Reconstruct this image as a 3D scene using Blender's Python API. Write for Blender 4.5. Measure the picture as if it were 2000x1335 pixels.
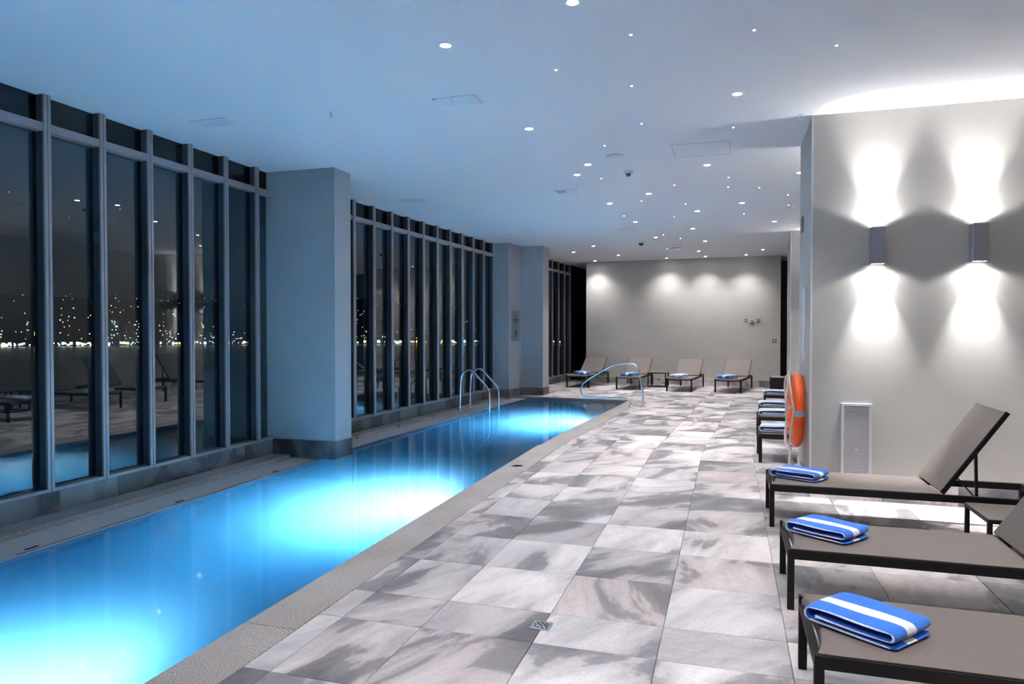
import bpy, bmesh, math, random
from mathutils import Vector, Matrix
random.seed(7)
S = bpy.context.scene
COL = S.collection
for o in list(bpy.data.objects): bpy.data.objects.remove(o)
# ------------------------------------------------------------------ camera, world, exposure
EYE = 1.55
C = 3.507                                   # ceiling height
cam_d = bpy.data.cameras.new('camera'); cam = bpy.data.objects.new('camera', cam_d); COL.objects.link(cam)
cam_d.sensor_width = 36; cam_d.lens = 1374.2/2000*36; cam_d.clip_end = 5000; cam_d.clip_start = .05
cam.location = (0, 0, EYE)
cam.rotation_euler = (math.radians(90-1.027), 0, math.radians(17.159))
S.camera = cam
S.view_settings.view_transform = 'Standard'; S.view_settings.look = 'None'
S.view_settings.exposure = 1.35; S.view_settings.gamma = 1.0; S.view_settings.use_curve_mapping = False
cy = S.cycles
cy.use_denoising = True; cy.denoiser = 'OPENIMAGEDENOISE'; cy.denoising_prefilter = 'ACCURATE'
cy.use_adaptive_sampling = False
cy.max_bounces = 12; cy.diffuse_bounces = 5; cy.glossy_bounces = 4; cy.transmission_bounces = 6; cy.transparent_max_bounces = 12; cy.volume_bounces = 2
cy.caustics_reflective = False; cy.caustics_refractive = True; cy.blur_glossy = 0.6
cy.sample_clamp_indirect = 25.0; cy.sample_clamp_direct = 0.0
POOL_W = 1330.0; DOWN_W = 57.0; SCONCE_W = 14.0
world = bpy.data.worlds.new('night_sky'); S.world = world; world.use_nodes = True
wn = world.node_tree; bg = wn.nodes['Background']
wtc = wn.nodes.new('ShaderNodeTexCoord'); wsx = wn.nodes.new('ShaderNodeSeparateXYZ'); wcr = wn.nodes.new('ShaderNodeValToRGB')
wn.links.new(wtc.outputs['Generated'], wsx.inputs[0]); wn.links.new(wsx.outputs['Z'], wcr.inputs[0]); wn.links.new(wcr.outputs[0], bg.inputs[0])
e = wcr.color_ramp.elements
e[0].position = 0.0; e[0].color = (.010, .008, .008, 1); e[1].position = .5; e[1].color = (.002, .022, .055, 1)
m_ = e.new(.12); m_.color = (.006, .014, .024, 1)
bg.inputs[1].default_value = 1.0

# ------------------------------------------------------------------ materials
def mat(name, col=(.5, .5, .5), rough=.5, metal=0, emit=None, estr=0, spec=.5):
    m = bpy.data.materials.new(name); m.use_nodes = True
    b = m.node_tree.nodes['Principled BSDF']
    b.inputs['Base Color'].default_value = (*col, 1); b.inputs['Roughness'].default_value = rough
    b.inputs['Metallic'].default_value = metal; b.inputs['Specular IOR Level'].default_value = spec
    if emit: b.inputs['Emission Color'].default_value = (*emit, 1); b.inputs['Emission Strength'].default_value = estr
    return m
def N(m, t, **k):
    n = m.node_tree.nodes.new(t)
    for a, v in k.items(): setattr(n, a, v)
    return n
def L(m, a, b): m.node_tree.links.new(a, b)
def ramp(m, stops, interp='LINEAR'):
    r = N(m, 'ShaderNodeValToRGB'); r.color_ramp.interpolation = interp
    el = r.color_ramp.elements
    while len(el) < len(stops): el.new(.5)
    for x, (p, c) in zip(el, stops): x.position = p; x.color = (*c, 1) if len(c) == 3 else c
    return r
def noise_col(m, stops, scale=5, detail=3, coord='Object', stretch=None, bump=0, dist=0, rough=.5):
    b = m.node_tree.nodes['Principled BSDF']
    tc = N(m, 'ShaderNodeTexCoord'); src = tc.outputs[coord]
    if stretch:
        mp = N(m, 'ShaderNodeMapping'); mp.inputs['Scale'].default_value = stretch; L(m, src, mp.inputs[0]); src = mp.outputs[0]
    n = N(m, 'ShaderNodeTexNoise'); n.inputs['Scale'].default_value = scale; n.inputs['Detail'].default_value = detail
    n.inputs['Distortion'].default_value = dist; n.inputs['Roughness'].default_value = rough
    L(m, src, n.inputs['Vector']); r = ramp(m, stops); L(m, n.outputs[0], r.inputs[0]); L(m, r.outputs[0], b.inputs['Base Color'])
    if bump:
        bp = N(m, 'ShaderNodeBump'); bp.inputs['Strength'].default_value = bump; bp.inputs['Distance'].default_value = .003
        L(m, n.outputs[0], bp.inputs['Height']); L(m, bp.outputs[0], b.inputs['Normal'])
    return m
M = {}
M['ceiling'] = mat('ceiling_paint', (.66, .66, .68), .9)
M['wall'] = noise_col(mat('wall_paint', (.46, .45, .43), .7), [(.3, (.455, .445, .425)), (.7, (.485, .475, .45))], 2, 3, stretch=(.5, .5, 2))
M['column'] = noise_col(mat('column_paint', (.5, .5, .5), .75), [(.3, (.34, .34, .36)), (.7, (.37, .37, .385))], 1.5, 3)
M['dark_wall'] = noise_col(mat('dark_wood_cladding', (.05, .045, .04), .5), [(.3, (.03, .027, .024)), (.7, (.065, .057, .05))], 3, 5, stretch=(.4, .4, 6))
M['black_wall'] = mat('black_paint', (.012, .012, .014), .5)
M['alu'] = mat('anodised_aluminium', (.33, .295, .315), .4, .35)
M['jamb'] = mat('dark_blue_grey_frame', (.045, .05, .06), .45, .2)
M['rubber'] = mat('black_gasket', (.012, .013, .014), .6)
M['spandrel'] = mat('black_glass_panel', (.006, .007, .008), .12)
M['white_trim'] = mat('white_trim', (.72, .72, .73), .5)
M['frame'] = mat('charcoal_powder_coat', (.009, .0085, .009), .5, spec=.3)
M['steel'] = mat('polished_steel', (.82, .82, .85), .14, 1)
M['brushed'] = mat('brushed_steel', (.6, .6, .62), .35, 1)
M['black'] = mat('black_plastic', (.01, .01, .01), .4)
M['grey_plate'] = mat('grey_plate', (.16, .15, .14), .4, .3)
M['grille'] = mat('white_grille', (.62, .62, .65), .45)
M['dark_gap'] = mat('dark_gap', (.03, .03, .035), .8)
M['orange'] = noise_col(mat('orange_ring', (.95, .12, .01), .45), [(.3, (.95, .10, .008)), (.7, (1, .14, .015))], 6, 4)
M['reflective'] = mat('silver_tape', (.5, .48, .5), .35, .2)
M['rope'] = noise_col(mat('white_rope', (.75, .73, .7), .8), [(.3, (.62, .60, .57)), (.7, (.82, .80, .78))], 60, 2)
M['sconce'] = mat('sconce_grey', (.34, .34, .39), .5, .3)
M['lamp_on'] = mat('lamp_glow', (1, 1, 1), .5, 0, (1, .95, .88), 60)
M['star_on'] = mat('star_glow', (1, 1, 1), .5, 0, (.95, 1, 1), 40)
M['lens_on'] = mat('sconce_lens_glow', (1, 1, 1), .5, 0, (1, .98, .95), 12)
M['pool_lens'] = mat('pool_lens_glow', (1, 1, 1), .5, 0, (.8, .92, 1), 8)
M['grout'] = noise_col(mat('grout', (.35, .34, .34), .9), [(.3, (.40, .39, .385)), (.7, (.48, .47, .46))], 8, 3)
M['sign'] = mat('sign_panel', (.22, .24, .25), .4, .3)
M['sign_ink'] = mat('sign_ink', (.03, .04, .05), .6)
M['bin'] = mat('black_bin', (.008, .008, .01), .4)
M['paper'] = mat('grey_paper', (.35, .34, .35), .7)
# granite coping
g = mat('flamed_granite', (.5, .48, .47), .75); M['granite'] = g
b = g.node_tree.nodes['Principled BSDF']; tc = N(g, 'ShaderNodeNewGeometry')
n1 = N(g, 'ShaderNodeTexNoise'); n1.inputs['Scale'].default_value = 160; n1.inputs['Detail'].default_value = 2
n2 = N(g, 'ShaderNodeTexNoise'); n2.inputs['Scale'].default_value = 1.7; n2.inputs['Detail'].default_value = 3
L(g, tc.outputs['Position'], n1.inputs[0]); L(g, tc.outputs['Position'], n2.inputs[0])
r1 = ramp(g, [(.34, (.16, .15, .15)), (.5, (.38, .36, .355)), (.66, (.60, .57, .56))]); L(g, n1.outputs[0], r1.inputs[0])
r2 = ramp(g, [(.35, (.84, .80, .78)), (.65, (1, .98, .97))]); L(g, n2.outputs[0], r2.inputs[0])
mx = N(g, 'ShaderNodeMix', data_type='RGBA', blend_type='MULTIPLY'); mx.inputs[0].default_value = 1
L(g, r1.outputs[0], mx.inputs[6]); L(g, r2.outputs[0], mx.inputs[7]); L(g, mx.outputs[2], b.inputs['Base Color'])
# slate-look porcelain tiles: every tile samples another place of the stone pattern
def slate(name, tone=1.0, dark=False):
    m = mat(name, (.4, .4, .4), .5); b = m.node_tree.nodes['Principled BSDF']
    geo = N(m, 'ShaderNodeNewGeometry'); oi = N(m, 'ShaderNodeObjectInfo')
    ad = N(m, 'ShaderNodeMath', operation='ADD'); L(m, oi.outputs['Random'], ad.inputs[0]); L(m, geo.outputs['Random Per Island'], ad.inputs[1])
    fr = N(m, 'ShaderNodeMath', operation='FRACT'); L(m, ad.outputs[0], fr.inputs[0])
    wn_ = N(m, 'ShaderNodeTexWhiteNoise', noise_dimensions='1D'); L(m, fr.outputs[0], wn_.inputs['W'])
    sc = N(m, 'ShaderNodeVectorMath', operation='SCALE'); L(m, wn_.outputs['Color'], sc.inputs[0]); sc.inputs['Scale'].default_value = 60
    av = N(m, 'ShaderNodeVectorMath', operation='ADD'); L(m, geo.outputs['Position'], av.inputs[0]); L(m, sc.outputs[0], av.inputs[1])
    mp = N(m, 'ShaderNodeMapping'); mp.vector_type = 'TEXTURE'; mp.inputs['Scale'].default_value = (1.45, .68, 1)
    L(m, av.outputs[0], mp.inputs[0])
    ra_ = N(m, 'ShaderNodeMapRange'); ra_.inputs[3].default_value = math.radians(35); ra_.inputs[4].default_value = math.radians(100); L(m, fr.outputs[0], ra_.inputs[0])
    cx_ = N(m, 'ShaderNodeCombineXYZ'); L(m, ra_.outputs[0], cx_.inputs[2]); L(m, cx_.outputs[0], mp.inputs['Rotation'])
    # broad patches with a fairly crisp, ragged border
    a = N(m, 'ShaderNodeTexNoise'); a.inputs['Scale'].default_value = 1.35; a.inputs['Detail'].default_value = 7; a.inputs['Roughness'].default_value = .55; a.inputs['Distortion'].default_value = .7
    L(m, mp.outputs[0], a.inputs[0])
    ra = ramp(m, [(.35, (.17, .17, .185)), (.445, (.27, .265, .28)), (.475, (.47, .455, .465)), (.56, (.60, .585, .59)), (.66, (.73, .71, .705))]); L(m, a.outputs[0], ra.inputs[0])
    # veins
    mp2 = N(m, 'ShaderNodeMapping'); L(m, cx_.outputs[0], mp2.inputs['Rotation']); mp2.vector_type = 'TEXTURE'; mp2.inputs['Scale'].default_value = (1.1, .26, 1); L(m, av.outputs[0], mp2.inputs[0])
    v = N(m, 'ShaderNodeTexNoise'); v.inputs['Scale'].default_value = 2.6; v.inputs['Detail'].default_value = 8; v.inputs['Distortion'].default_value = .5; v.inputs['Roughness'].default_value = .65
    L(m, mp2.outputs[0], v.inputs[0])
    rv = ramp(m, [(.35, (.82, .81, .82)), (.5, (1, 1, 1)), (.62, (1.0, .99, .985)), (.7, (1.15, 1.14, 1.12))]); L(m, v.outputs[0], rv.inputs[0])
    f = N(m, 'ShaderNodeTexNoise'); f.inputs['Scale'].default_value = 55; f.inputs['Detail'].default_value = 4; L(m, av.outputs[0], f.inputs[0])
    rf = ramp(m, [(.3, (.88, .88, .88)), (.7, (1.08, 1.08, 1.08))]); L(m, f.outputs[0], rf.inputs[0])
    # hue of the whole tile: cool grey, pinkish, plain
    rt = ramp(m, [(0, (.62, .59, .61)), (.15, (.88, .87, .90)), (.35, (1.08, 1.04, 1.05)), (.5, (.86, .78, .78)), (.65, (1.08, 1.04, 1.05)), (.85, (.98, .93, .93)), (1, (.70, .69, .73))], 'LINEAR')
    L(m, wn_.outputs['Value'], rt.inputs[0])
    cur = ra.outputs[0]
    for o_, s in ((rv, .9), (rf, .8), (rt, 1)):
        x = N(m, 'ShaderNodeMix', data_type='RGBA', blend_type='MULTIPLY'); x.inputs[0].default_value = s
        L(m, cur, x.inputs[6]); L(m, o_.outputs[0], x.inputs[7]); cur = x.outputs[2]
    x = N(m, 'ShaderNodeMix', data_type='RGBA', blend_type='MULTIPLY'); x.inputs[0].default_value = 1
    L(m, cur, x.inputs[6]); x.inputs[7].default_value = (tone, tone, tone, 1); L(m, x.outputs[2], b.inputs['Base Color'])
    bp = N(m, 'ShaderNodeBump'); bp.inputs['Strength'].default_value = .25; bp.inputs['Distance'].default_value = .002
    L(m, v.outputs[0], bp.inputs['Height']); L(m, bp.outputs[0], b.inputs['Normal'])
    b.inputs['Roughness'].default_value = .48
    return m
M['tile'] = slate('slate_tile', 1.0)
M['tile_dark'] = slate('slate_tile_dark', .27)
# pool plaster, water, glass
M['plaster'] = noise_col(mat('pool_plaster', (.05, .40, .72), .8), [(.3, (.10, .20, .30)), (.7, (.12, .22, .32))], 2, 2)
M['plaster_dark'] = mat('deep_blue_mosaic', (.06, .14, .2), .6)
M['ledge'] = mat('pale_ledge_tile', (.66, .65, .65), .4)
w = bpy.data.materials.new('pool_water'); w.use_nodes = True; M['water'] = w
nt = w.node_tree; nt.nodes.clear()
out = nt.nodes.new('ShaderNodeOutputMaterial'); gl = nt.nodes.new('ShaderNodeBsdfGlass'); gl.inputs['IOR'].default_value = 1.33
gl.inputs['Roughness'].default_value = .035; gl.inputs['Color'].default_value = (.93, .985, 1, 1)
nz = nt.nodes.new('ShaderNodeTexNoise'); nz.inputs['Scale'].default_value = 1.6; nz.inputs['Detail'].default_value = 2
bp = nt.nodes.new('ShaderNodeBump'); bp.inputs['Strength'].default_value = .05; bp.inputs['Distance'].default_value = .02
tcw = nt.nodes.new('ShaderNodeTexCoord'); nt.links.new(tcw.outputs['Object'], nz.inputs[0]); nt.links.new(nz.outputs[0], bp.inputs['Height'])
nt.links.new(bp.outputs[0], gl.inputs['Normal']); nt.links.new(gl.outputs[0], out.inputs[0])
va = nt.nodes.new('ShaderNodeVolumeAbsorption'); va.inputs['Color'].default_value = (.06, .71, .92, 1); va.inputs['Density'].default_value = 1.15; vs_ = nt.nodes.new('ShaderNodeVolumeScatter'); vs_.inputs['Color'].default_value = (.9, .97, 1, 1); vs_.inputs['Density'].default_value = 1.1; vs_.inputs['Anisotropy'].default_value = 0
ad_ = nt.nodes.new('ShaderNodeAddShader'); nt.links.new(va.outputs[0], ad_.inputs[0]); nt.links.new(vs_.outputs[0], ad_.inputs[1]); nt.links.new(ad_.outputs[0], out.inputs[1])
w = bpy.data.materials.new('tinted_glass'); w.use_nodes = True; M['glass'] = w
nt = w.node_tree; nt.nodes.clear()
out = nt.nodes.new('ShaderNodeOutputMaterial'); tr = nt.nodes.new('ShaderNodeBsdfTransparent'); tr.inputs[0].default_value = (.45, .52, .54, 1)
gs = nt.nodes.new('ShaderNodeBsdfGlossy'); gs.inputs['Roughness'].default_value = .015; gs.inputs['Color'].default_value = (.92, .97, 1, 1)
fr = nt.nodes.new('ShaderNodeFresnel'); fr.inputs['IOR'].default_value = 2.05
mxs = nt.nodes.new('ShaderNodeMixShader'); gb = nt.nodes.new('ShaderNodeNewGeometry'); om = nt.nodes.new('ShaderNodeMath'); om.operation = 'SUBTRACT'; om.inputs[0].default_value = 1; nt.links.new(gb.outputs['Backfacing'], om.inputs[1]); mu = nt.nodes.new('ShaderNodeMath'); mu.operation = 'MULTIPLY'; nt.links.new(fr.outputs[0], mu.inputs[0]); nt.links.new(om.outputs[0], mu.inputs[1]); nt.links.new(mu.outputs[0], mxs.inputs[0]); nt.links.new(tr.outputs[0], mxs.inputs[1]); nt.links.new(gs.outputs[0], mxs.inputs[2]); nt.links.new(mxs.outputs[0], out.inputs[0])
# woven sling
def sling_mat(name, c1, c2):
    m = mat(name, c1, .75); b = m.node_tree.nodes['Principled BSDF']
    tc = N(m, 'ShaderNodeTexCoord'); ck = N(m, 'ShaderNodeTexNoise'); ck.inputs['Scale'].default_value = 260; ck.inputs['Detail'].default_value = 1
    L(m, tc.outputs['Object'], ck.inputs[0]); r = ramp(m, [(.35, c2), (.65, c1)]); L(m, ck.outputs[0], r.inputs[0]); L(m, r.outputs[0], b.inputs['Base Color'])
    return m
M['sling'] = sling_mat('taupe_mesh_fabric', (.19, .162, .15), (.13, .11, .103))
# towels: stripes run along the folded length (object y is the width)
def towel_mat(name, blue, white):
    m = mat(name, blue, .95, spec=.1); b = m.node_tree.nodes['Principled BSDF']
    tc = N(m, 'ShaderNodeTexCoord'); sx = N(m, 'ShaderNodeSeparateXYZ'); L(m, tc.outputs['Object'], sx.inputs[0])
    mr = N(m, 'ShaderNodeMapRange'); mr.inputs[1].default_value = -.16; mr.inputs[2].default_value = .16; L(m, sx.outputs['Y'], mr.inputs[0])
    wz = N(m, 'ShaderNodeTexNoise'); wz.inputs['Scale'].default_value = 90; wz.inputs['Detail'].default_value = 3; L(m, tc.outputs['Object'], wz.inputs[0])
    r = ramp(m, [(0, white), (.03, blue), (.33, white), (.57, blue), (.965, white)], 'CONSTANT'); L(m, mr.outputs[0], r.inputs[0])
    rz = ramp(m, [(.3, (.82, .85, .9)), (.7, (1.1, 1.1, 1.1))]); L(m, wz.outputs[0], rz.inputs[0])
    x = N(m, 'ShaderNodeMix', data_type='RGBA', blend_type='MULTIPLY'); x.inputs[0].default_value = .8
    L(m, r.outputs[0], x.inputs[6]); L(m, rz.outputs[0], x.inputs[7]); L(m, x.outputs[2], b.inputs['Base Color'])
    bp = N(m, 'ShaderNodeBump'); bp.inputs['Strength'].default_value = .6; bp.inputs['Distance'].default_value = .003; L(m, wz.outputs[0], bp.inputs['Height']); L(m, bp.outputs[0], b.inputs['Normal'])
    b.inputs['Sheen Weight'].default_value = .3
    return m
M['towel'] = towel_mat('blue_striped_terry', (.035, .19, .72), (.82, .84, .88))
M['towel_pale'] = towel_mat('pale_striped_terry', (.40, .52, .80), (.82, .84, .90))
M['hem'] = mat('white_hem', (.75, .77, .82), .9)
M['care'] = mat('white_label', (.85, .85, .88), .8)
M['sea'] = mat('night_sea', (.004, .008, .012), .25)
M['hill'] = mat('night_hill', (.010, .009, .009), .9)
M['city_wall'] = mat('night_building', (.02, .03, .045), .8, 0, (.02, .03, .05), .35)
def glow(n, c, s): return mat(n, (0, 0, 0), .5, 0, c, s)
M['city_warm'] = glow('city_amber', (1, .45, .1), 5); M['city_white'] = glow('city_white', (1, .93, .75), 4); M['city_cool'] = glow('city_teal', (.5, 1, .95), 3.5)

# ------------------------------------------------------------------ mesh helpers
class MB:
    def __init__(s): s.v = []; s.f = []; s.mi = []; s.cur = 0; s.sm = []; s.smooth = False
    def add(s, vs, fs):
        k = len(s.v); s.v += [tuple(p) for p in vs]
        for f in fs: s.f.append([k+i for i in f]); s.mi.append(s.cur); s.sm.append(s.smooth)
        return s
    def box(s, x0, x1, y0, y1, z0, z1):
        s.add([(x0,y0,z0),(x1,y0,z0),(x1,y1,z0),(x0,y1,z0),(x0,y0,z1),(x1,y0,z1),(x1,y1,z1),(x0,y1,z1)],
              [(0,3,2,1),(4,5,6,7),(0,1,5,4),(1,2,6,5),(2,3,7,6),(3,0,4,7)]); return s
    def cbox(s, x0, x1, y0, y1, z0, z1, c):      # box with a chamfered top
        s.add([(x0,y0,z0),(x1,y0,z0),(x1,y1,z0),(x0,y1,z0),(x0,y0,z1-c),(x1,y0,z1-c),(x1,y1,z1-c),(x0,y1,z1-c),
               (x0+c,y0+c,z1),(x1-c,y0+c,z1),(x1-c,y1-c,z1),(x0+c,y1-c,z1)],
              [(0,3,2,1),(0,1,5,4),(1,2,6,5),(2,3,7,6),(3,0,4,7),(4,5,9,8),(5,6,10,9),(6,7,11,10),(7,4,8,11),(8,9,10,11)]); return s
    def prism(s, poly, z0, z1):
        n = len(poly); s.add([(x,y,z0) for x,y in poly]+[(x,y,z1) for x,y in poly],
              [tuple(range(n-1,-1,-1)), tuple(range(n,2*n))]+[(i,(i+1)%n,n+(i+1)%n,n+i) for i in range(n)]); return s
    def bar(s, a, b, w, h, up=(0,0,1)):          # square bar between two points
        a = Vector(a); b = Vector(b); d = (b-a).normalized(); u = Vector(up); x = d.cross(u)
        if x.length < 1e-4: x = d.cross(Vector((0,1,0)))
        x.normalize(); y = x.cross(d); x *= w/2; y *= h/2
        s.add([a-x-y,a+x-y,a+x+y,a-x+y,b-x-y,b+x-y,b+x+y,b-x+y],[(0,3,2,1),(4,5,6,7),(0,1,5,4),(1,2,6,5),(2,3,7,6),(3,0,4,7)]); return s
    def tube(s, pts, r, n=10, closed=False):
        pts = [Vector(p) for p in pts]; k = len(s.v); m = len(pts); s.smooth = True
        ref = None; vs = []
        for i, p in enumerate(pts):
            if closed: t = (pts[(i+1)%m]-pts[i-1]).normalized()
            else: t = (pts[min(i+1,m-1)]-pts[max(i-1,0)]).normalized()
            if ref is None:
                ref = t.cross(Vector((0,0,1)))
                if ref.length < .1: ref = t.cross(Vector((0,1,0)))
            ref = (ref - t*ref.dot(t)).normalized(); q = t.cross(ref)
            rr = r[i] if isinstance(r, (list, tuple)) else r
            for j in range(n):
                a = 2*math.pi*j/n; vs.append(p+ref*math.cos(a)*rr+q*math.sin(a)*rr)
        fs = []
        for i in range(m if closed else m-1):
            for j in range(n):
                a = i*n+j; b = i*n+(j+1)%n; c = ((i+1)%m)*n+(j+1)%n; d = ((i+1)%m)*n+j; fs.append((a,b,c,d))
        if not closed: fs += [tuple(range(n-1,-1,-1)), tuple(range((m-1)*n, m*n))]
        s.add(vs, fs); s.smooth = False; return s
    def lathe(s, prof, n=24, c=(0,0,0)):         # prof: (r, z)
        s.smooth = True; vs = []
        for r, z in prof:
            for j in range(n):
                a = 2*math.pi*j/n; vs.append((c[0]+r*math.cos(a), c[1]+r*math.sin(a), c[2]+z))
        fs = []
        for i in range(len(prof)-1):
            for j in range(n): fs.append((i*n+j, i*n+(j+1)%n, (i+1)*n+(j+1)%n, (i+1)*n+j))
        s.add(vs, fs)
        if prof[0][0] > 0: s.add(vs[:n], [tuple(range(n-1,-1,-1))])
        if prof[-1][0] > 0: s.add(vs[-n:], [tuple(range(n))])
        s.smooth = False; return s
    def mesh(s, name, mats):
        me = bpy.data.meshes.new(name); me.from_pydata(s.v, [], s.f)
        for m in (mats if isinstance(mats, (list, tuple)) else [mats]): me.materials.append(m)
        for p, i, t in zip(me.polygons, s.mi, s.sm): p.material_index = i; p.use_smooth = t
        me.update(); return me
    def build(s, name, mats, parent=None, bevel=0, segs=2):
        o = bpy.data.objects.new(name, s.mesh(name, mats)); COL.objects.link(o)
        if parent: o.parent = parent
        if bevel:
            md = o.modifiers.new('bevel', 'BEVEL'); md.width = bevel; md.segments = segs; md.limit_method = 'ANGLE'; md.angle_limit = math.radians(50)
        return o
def tag(o, label=None, cat=None, group=None, kind=None):
    if label: o['label'] = label
    if cat: o['category'] = cat
    if group: o['group'] = group
    if kind: o['kind'] = kind
    return o
def empty(name, loc=(0,0,0), rz=0, parent=None, **k):
    o = bpy.data.objects.new(name, None); COL.objects.link(o); o.location = loc; o.rotation_euler = (0,0,rz); o.empty_display_size = .1
    if parent: o.parent = parent
    return tag(o, **k)
def kids(o): return [c for c in bpy.data.objects if c.parent == o]
TREE = {}
def copy_tree(o, parent=None):
    c = o.copy(); COL.objects.link(c)
    if parent: c.parent = parent
    for ch in TREE.setdefault(o.name, kids(o)): copy_tree(ch, c)
    return c
def spot(name, parent, loc, rot, W, angle, blend, col, r=.03):
    d = bpy.data.lights.new(name, 'SPOT'); d.energy = W; d.spot_size = math.radians(angle); d.spot_blend = blend; d.color = col; d.shadow_soft_size = r
    o = bpy.data.objects.new(name, d); COL.objects.link(o); o.parent = parent; o.location = loc; o.rotation_euler = rot; return o
def smooth_path(p, k=6):
    p = [Vector(q) for q in p]; out = []
    for i in range(len(p)-1):
        a, b, c, d = p[max(i-1,0)], p[i], p[i+1], p[min(i+2,len(p)-1)]
        for j in range(k):
            t = j/k; out.append(.5*((2*b)+(c-a)*t+(2*a-5*b+4*c-d)*t*t+(3*b-a-3*c+d)*t**3))
    out.append(p[-1]); return out
# the hall bends gently to the right past y = 9
BA = .055
def bend(x, y): return (x+BA*max(0,y-9), y-BA*(x+2.446)*min(1,max(0,(y-9)/4)))
def bang(y): return -BA*min(1,max(0,(y-9)/2))

# ------------------------------------------------------------------ the setting: floor
ys = [-2.5+.61*k for k in range(0,5)]
rows = [.26,.87,1.48,2.09,2.70,3.332,3.712,4.338]
rows += [4.338+.6095*k for k in range(1,36) if 4.338+.6095*k < 25.2]
cols = [-2.129,-1.985,-1.525,-.924,-.320,.283,.886,1.489,2.092,2.695,3.298]
PX, LX, WX = -2.446, -5.20, -5.45
FAR = 15.45
bed = MB()
def strip(mb, x0, x1, y0, y1, z0, z1, n=12):
    yy = [y0+(y1-y0)*i/n for i in range(n+1)]
    left = [bend(x0,y) for y in yy]; right = [bend(x1,y) for y in yy]
    mb.prism(right+left[::-1], z0, z1)
strip(bed, PX+.04, 3.6, -3.2, FAR, -.2, -.011)
strip(bed, -5.9, 3.6, FAR+.04, 25.5, -.2, -.011)
strip(bed, -5.9, LX-.04, -3.2, FAR, -.2, -.011)
floor = bed.build('floor', M['grout']); tag(floor, 'grey slate-look tiled pool deck with granite pool edge', kind='structure')
floor['label'] = 'grey slate-look tiled pool deck'
cache = {}
def tile_obj(x0, x1, y0, y1, matn='tile', name='tile', z=0, th=.012, parent=floor):
    w = round(x1-x0-.003,3); h = round(y1-y0-.003,3); k = (w,h,matn,th)
    if k not in cache: cache[k] = MB().cbox(-w/2,w/2,-h/2,h/2,-th,0,.0015).mesh(name, M[matn])
    o = bpy.data.objects.new(name, cache[k]); COL.objects.link(o); o.parent = parent
    cx, cyy = (x0+x1)/2, (y0+y1)/2; X, Y = bend(cx, cyy)
    o.location = (X, Y, z+random.uniform(-.0006,.0006)); o.rotation_euler = (0,0,bang(cyy)); return o
far = MB()
for j in range(len(rows)-1):
    for i in range(len(cols)-1):
        x0, x1, y0, y1 = cols[i], cols[i+1], rows[j], rows[j+1]
        if y1 < 12.3: tile_obj(x0, x1, y0, y1)
        else:
            q = [bend(a,b_) for a,b_ in ((x0+.0015,y0+.0015),(x1-.0015,y0+.0015),(x1-.0015,y1-.0015),(x0+.0015,y1-.0015))]
            far.prism(q, -.011, random.uniform(-.0005,.0005))
xx = -2.129
while xx > -5.6:
    for j in range(len(rows)-1):
        y0, y1 = rows[j], rows[j+1]
        if y0 < FAR+.05:
            if y1 < FAR+.3: continue
            y0 = FAR+.13
        q = [bend(a,b_) for a,b_ in ((xx-.6015,y0+.0015),(xx-.0015,y0+.0015),(xx-.0015,y1-.0015),(xx-.6015,y1-.0015))]
        far.prism(q, -.011, random.uniform(-.0005,.0005))
    xx -= .603
for j in range(5):                              # behind the camera
    for i in range(len(cols)-1): far.prism([(cols[i],.26-.61*(j+1)),(cols[i+1]-.003,.26-.61*(j+1)),(cols[i+1]-.003,.257-.61*j),(cols[i],.257-.61*j)], -.011, 0)
f = far.build('far_tiles', M['tile'], floor); f['kind'] = 'stuff'
# granite coping, right side, left ledge and far end
y = -1.68
while y < FAR-.3:
    y1 = min(y+1.2, FAR+.13); tile_obj(PX, -2.132, y, y1, 'granite', 'coping_stone', 0, .05); y = y1
y = -1.68
while y < FAR-.3:
    y1 = min(y+1.2, FAR+.13)
    for a, b_ in (((y,y1),) if not (y < 7.9 and y1 > 7.52) else ((y,7.52),(7.90,y1))): tile_obj(WX, LX, a, b_, 'granite', 'coping_stone', 0, .05)
    y = y1
x = PX
while x > LX+.1:
    x1 = max(x-1.0, LX); tile_obj(x1, x, FAR, FAR+.13, 'granite', 'coping_stone', 0, .05); x = x1
# floor drain
dr = empty('floor_drain', (-.93, 3.535, .001), 0, label='small square steel floor drain set in the grey tiles', cat='drain')
gm = MB(); gm.box(-.052,.052,-.052,.052,-.001,.003); dp = gm.build('grate', M['brushed'], dr, .001)
hm = MB()
for (u, v, l) in [(-.026,.03,.02),(-.006,.033,.02),(.02,.03,.012),(-.034,.008,.014),(-.008,.005,.04),(.014,.012,.036),(.034,.012,.014),(-.03,-.016,.014),(-.012,-.03,.014),(.012,-.03,.018),(.03,-.012,.02),(.034,-.032,.012)]:
    hm.bar((u-l/2.8,v+l/2.8,.0034),(u+l/2.8,v-l/2.8,.0034),.008,.001)
hm.build('slot', M['black'], dr)
# round inlet cover in the coping
cv = MB(); cv.lathe([(.0,.003),(.075,.003),(.08,0)][::-1], 24); cv.lathe([(.055,.0035),(.06,.0045),(.065,.0035)], 24)
o = cv.build('inlet_cover', M['granite']); o.location = (-2.29, 7.62, .001); tag(o, 'round stone skimmer lid let into the granite pool edge', 'drain cover')

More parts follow.
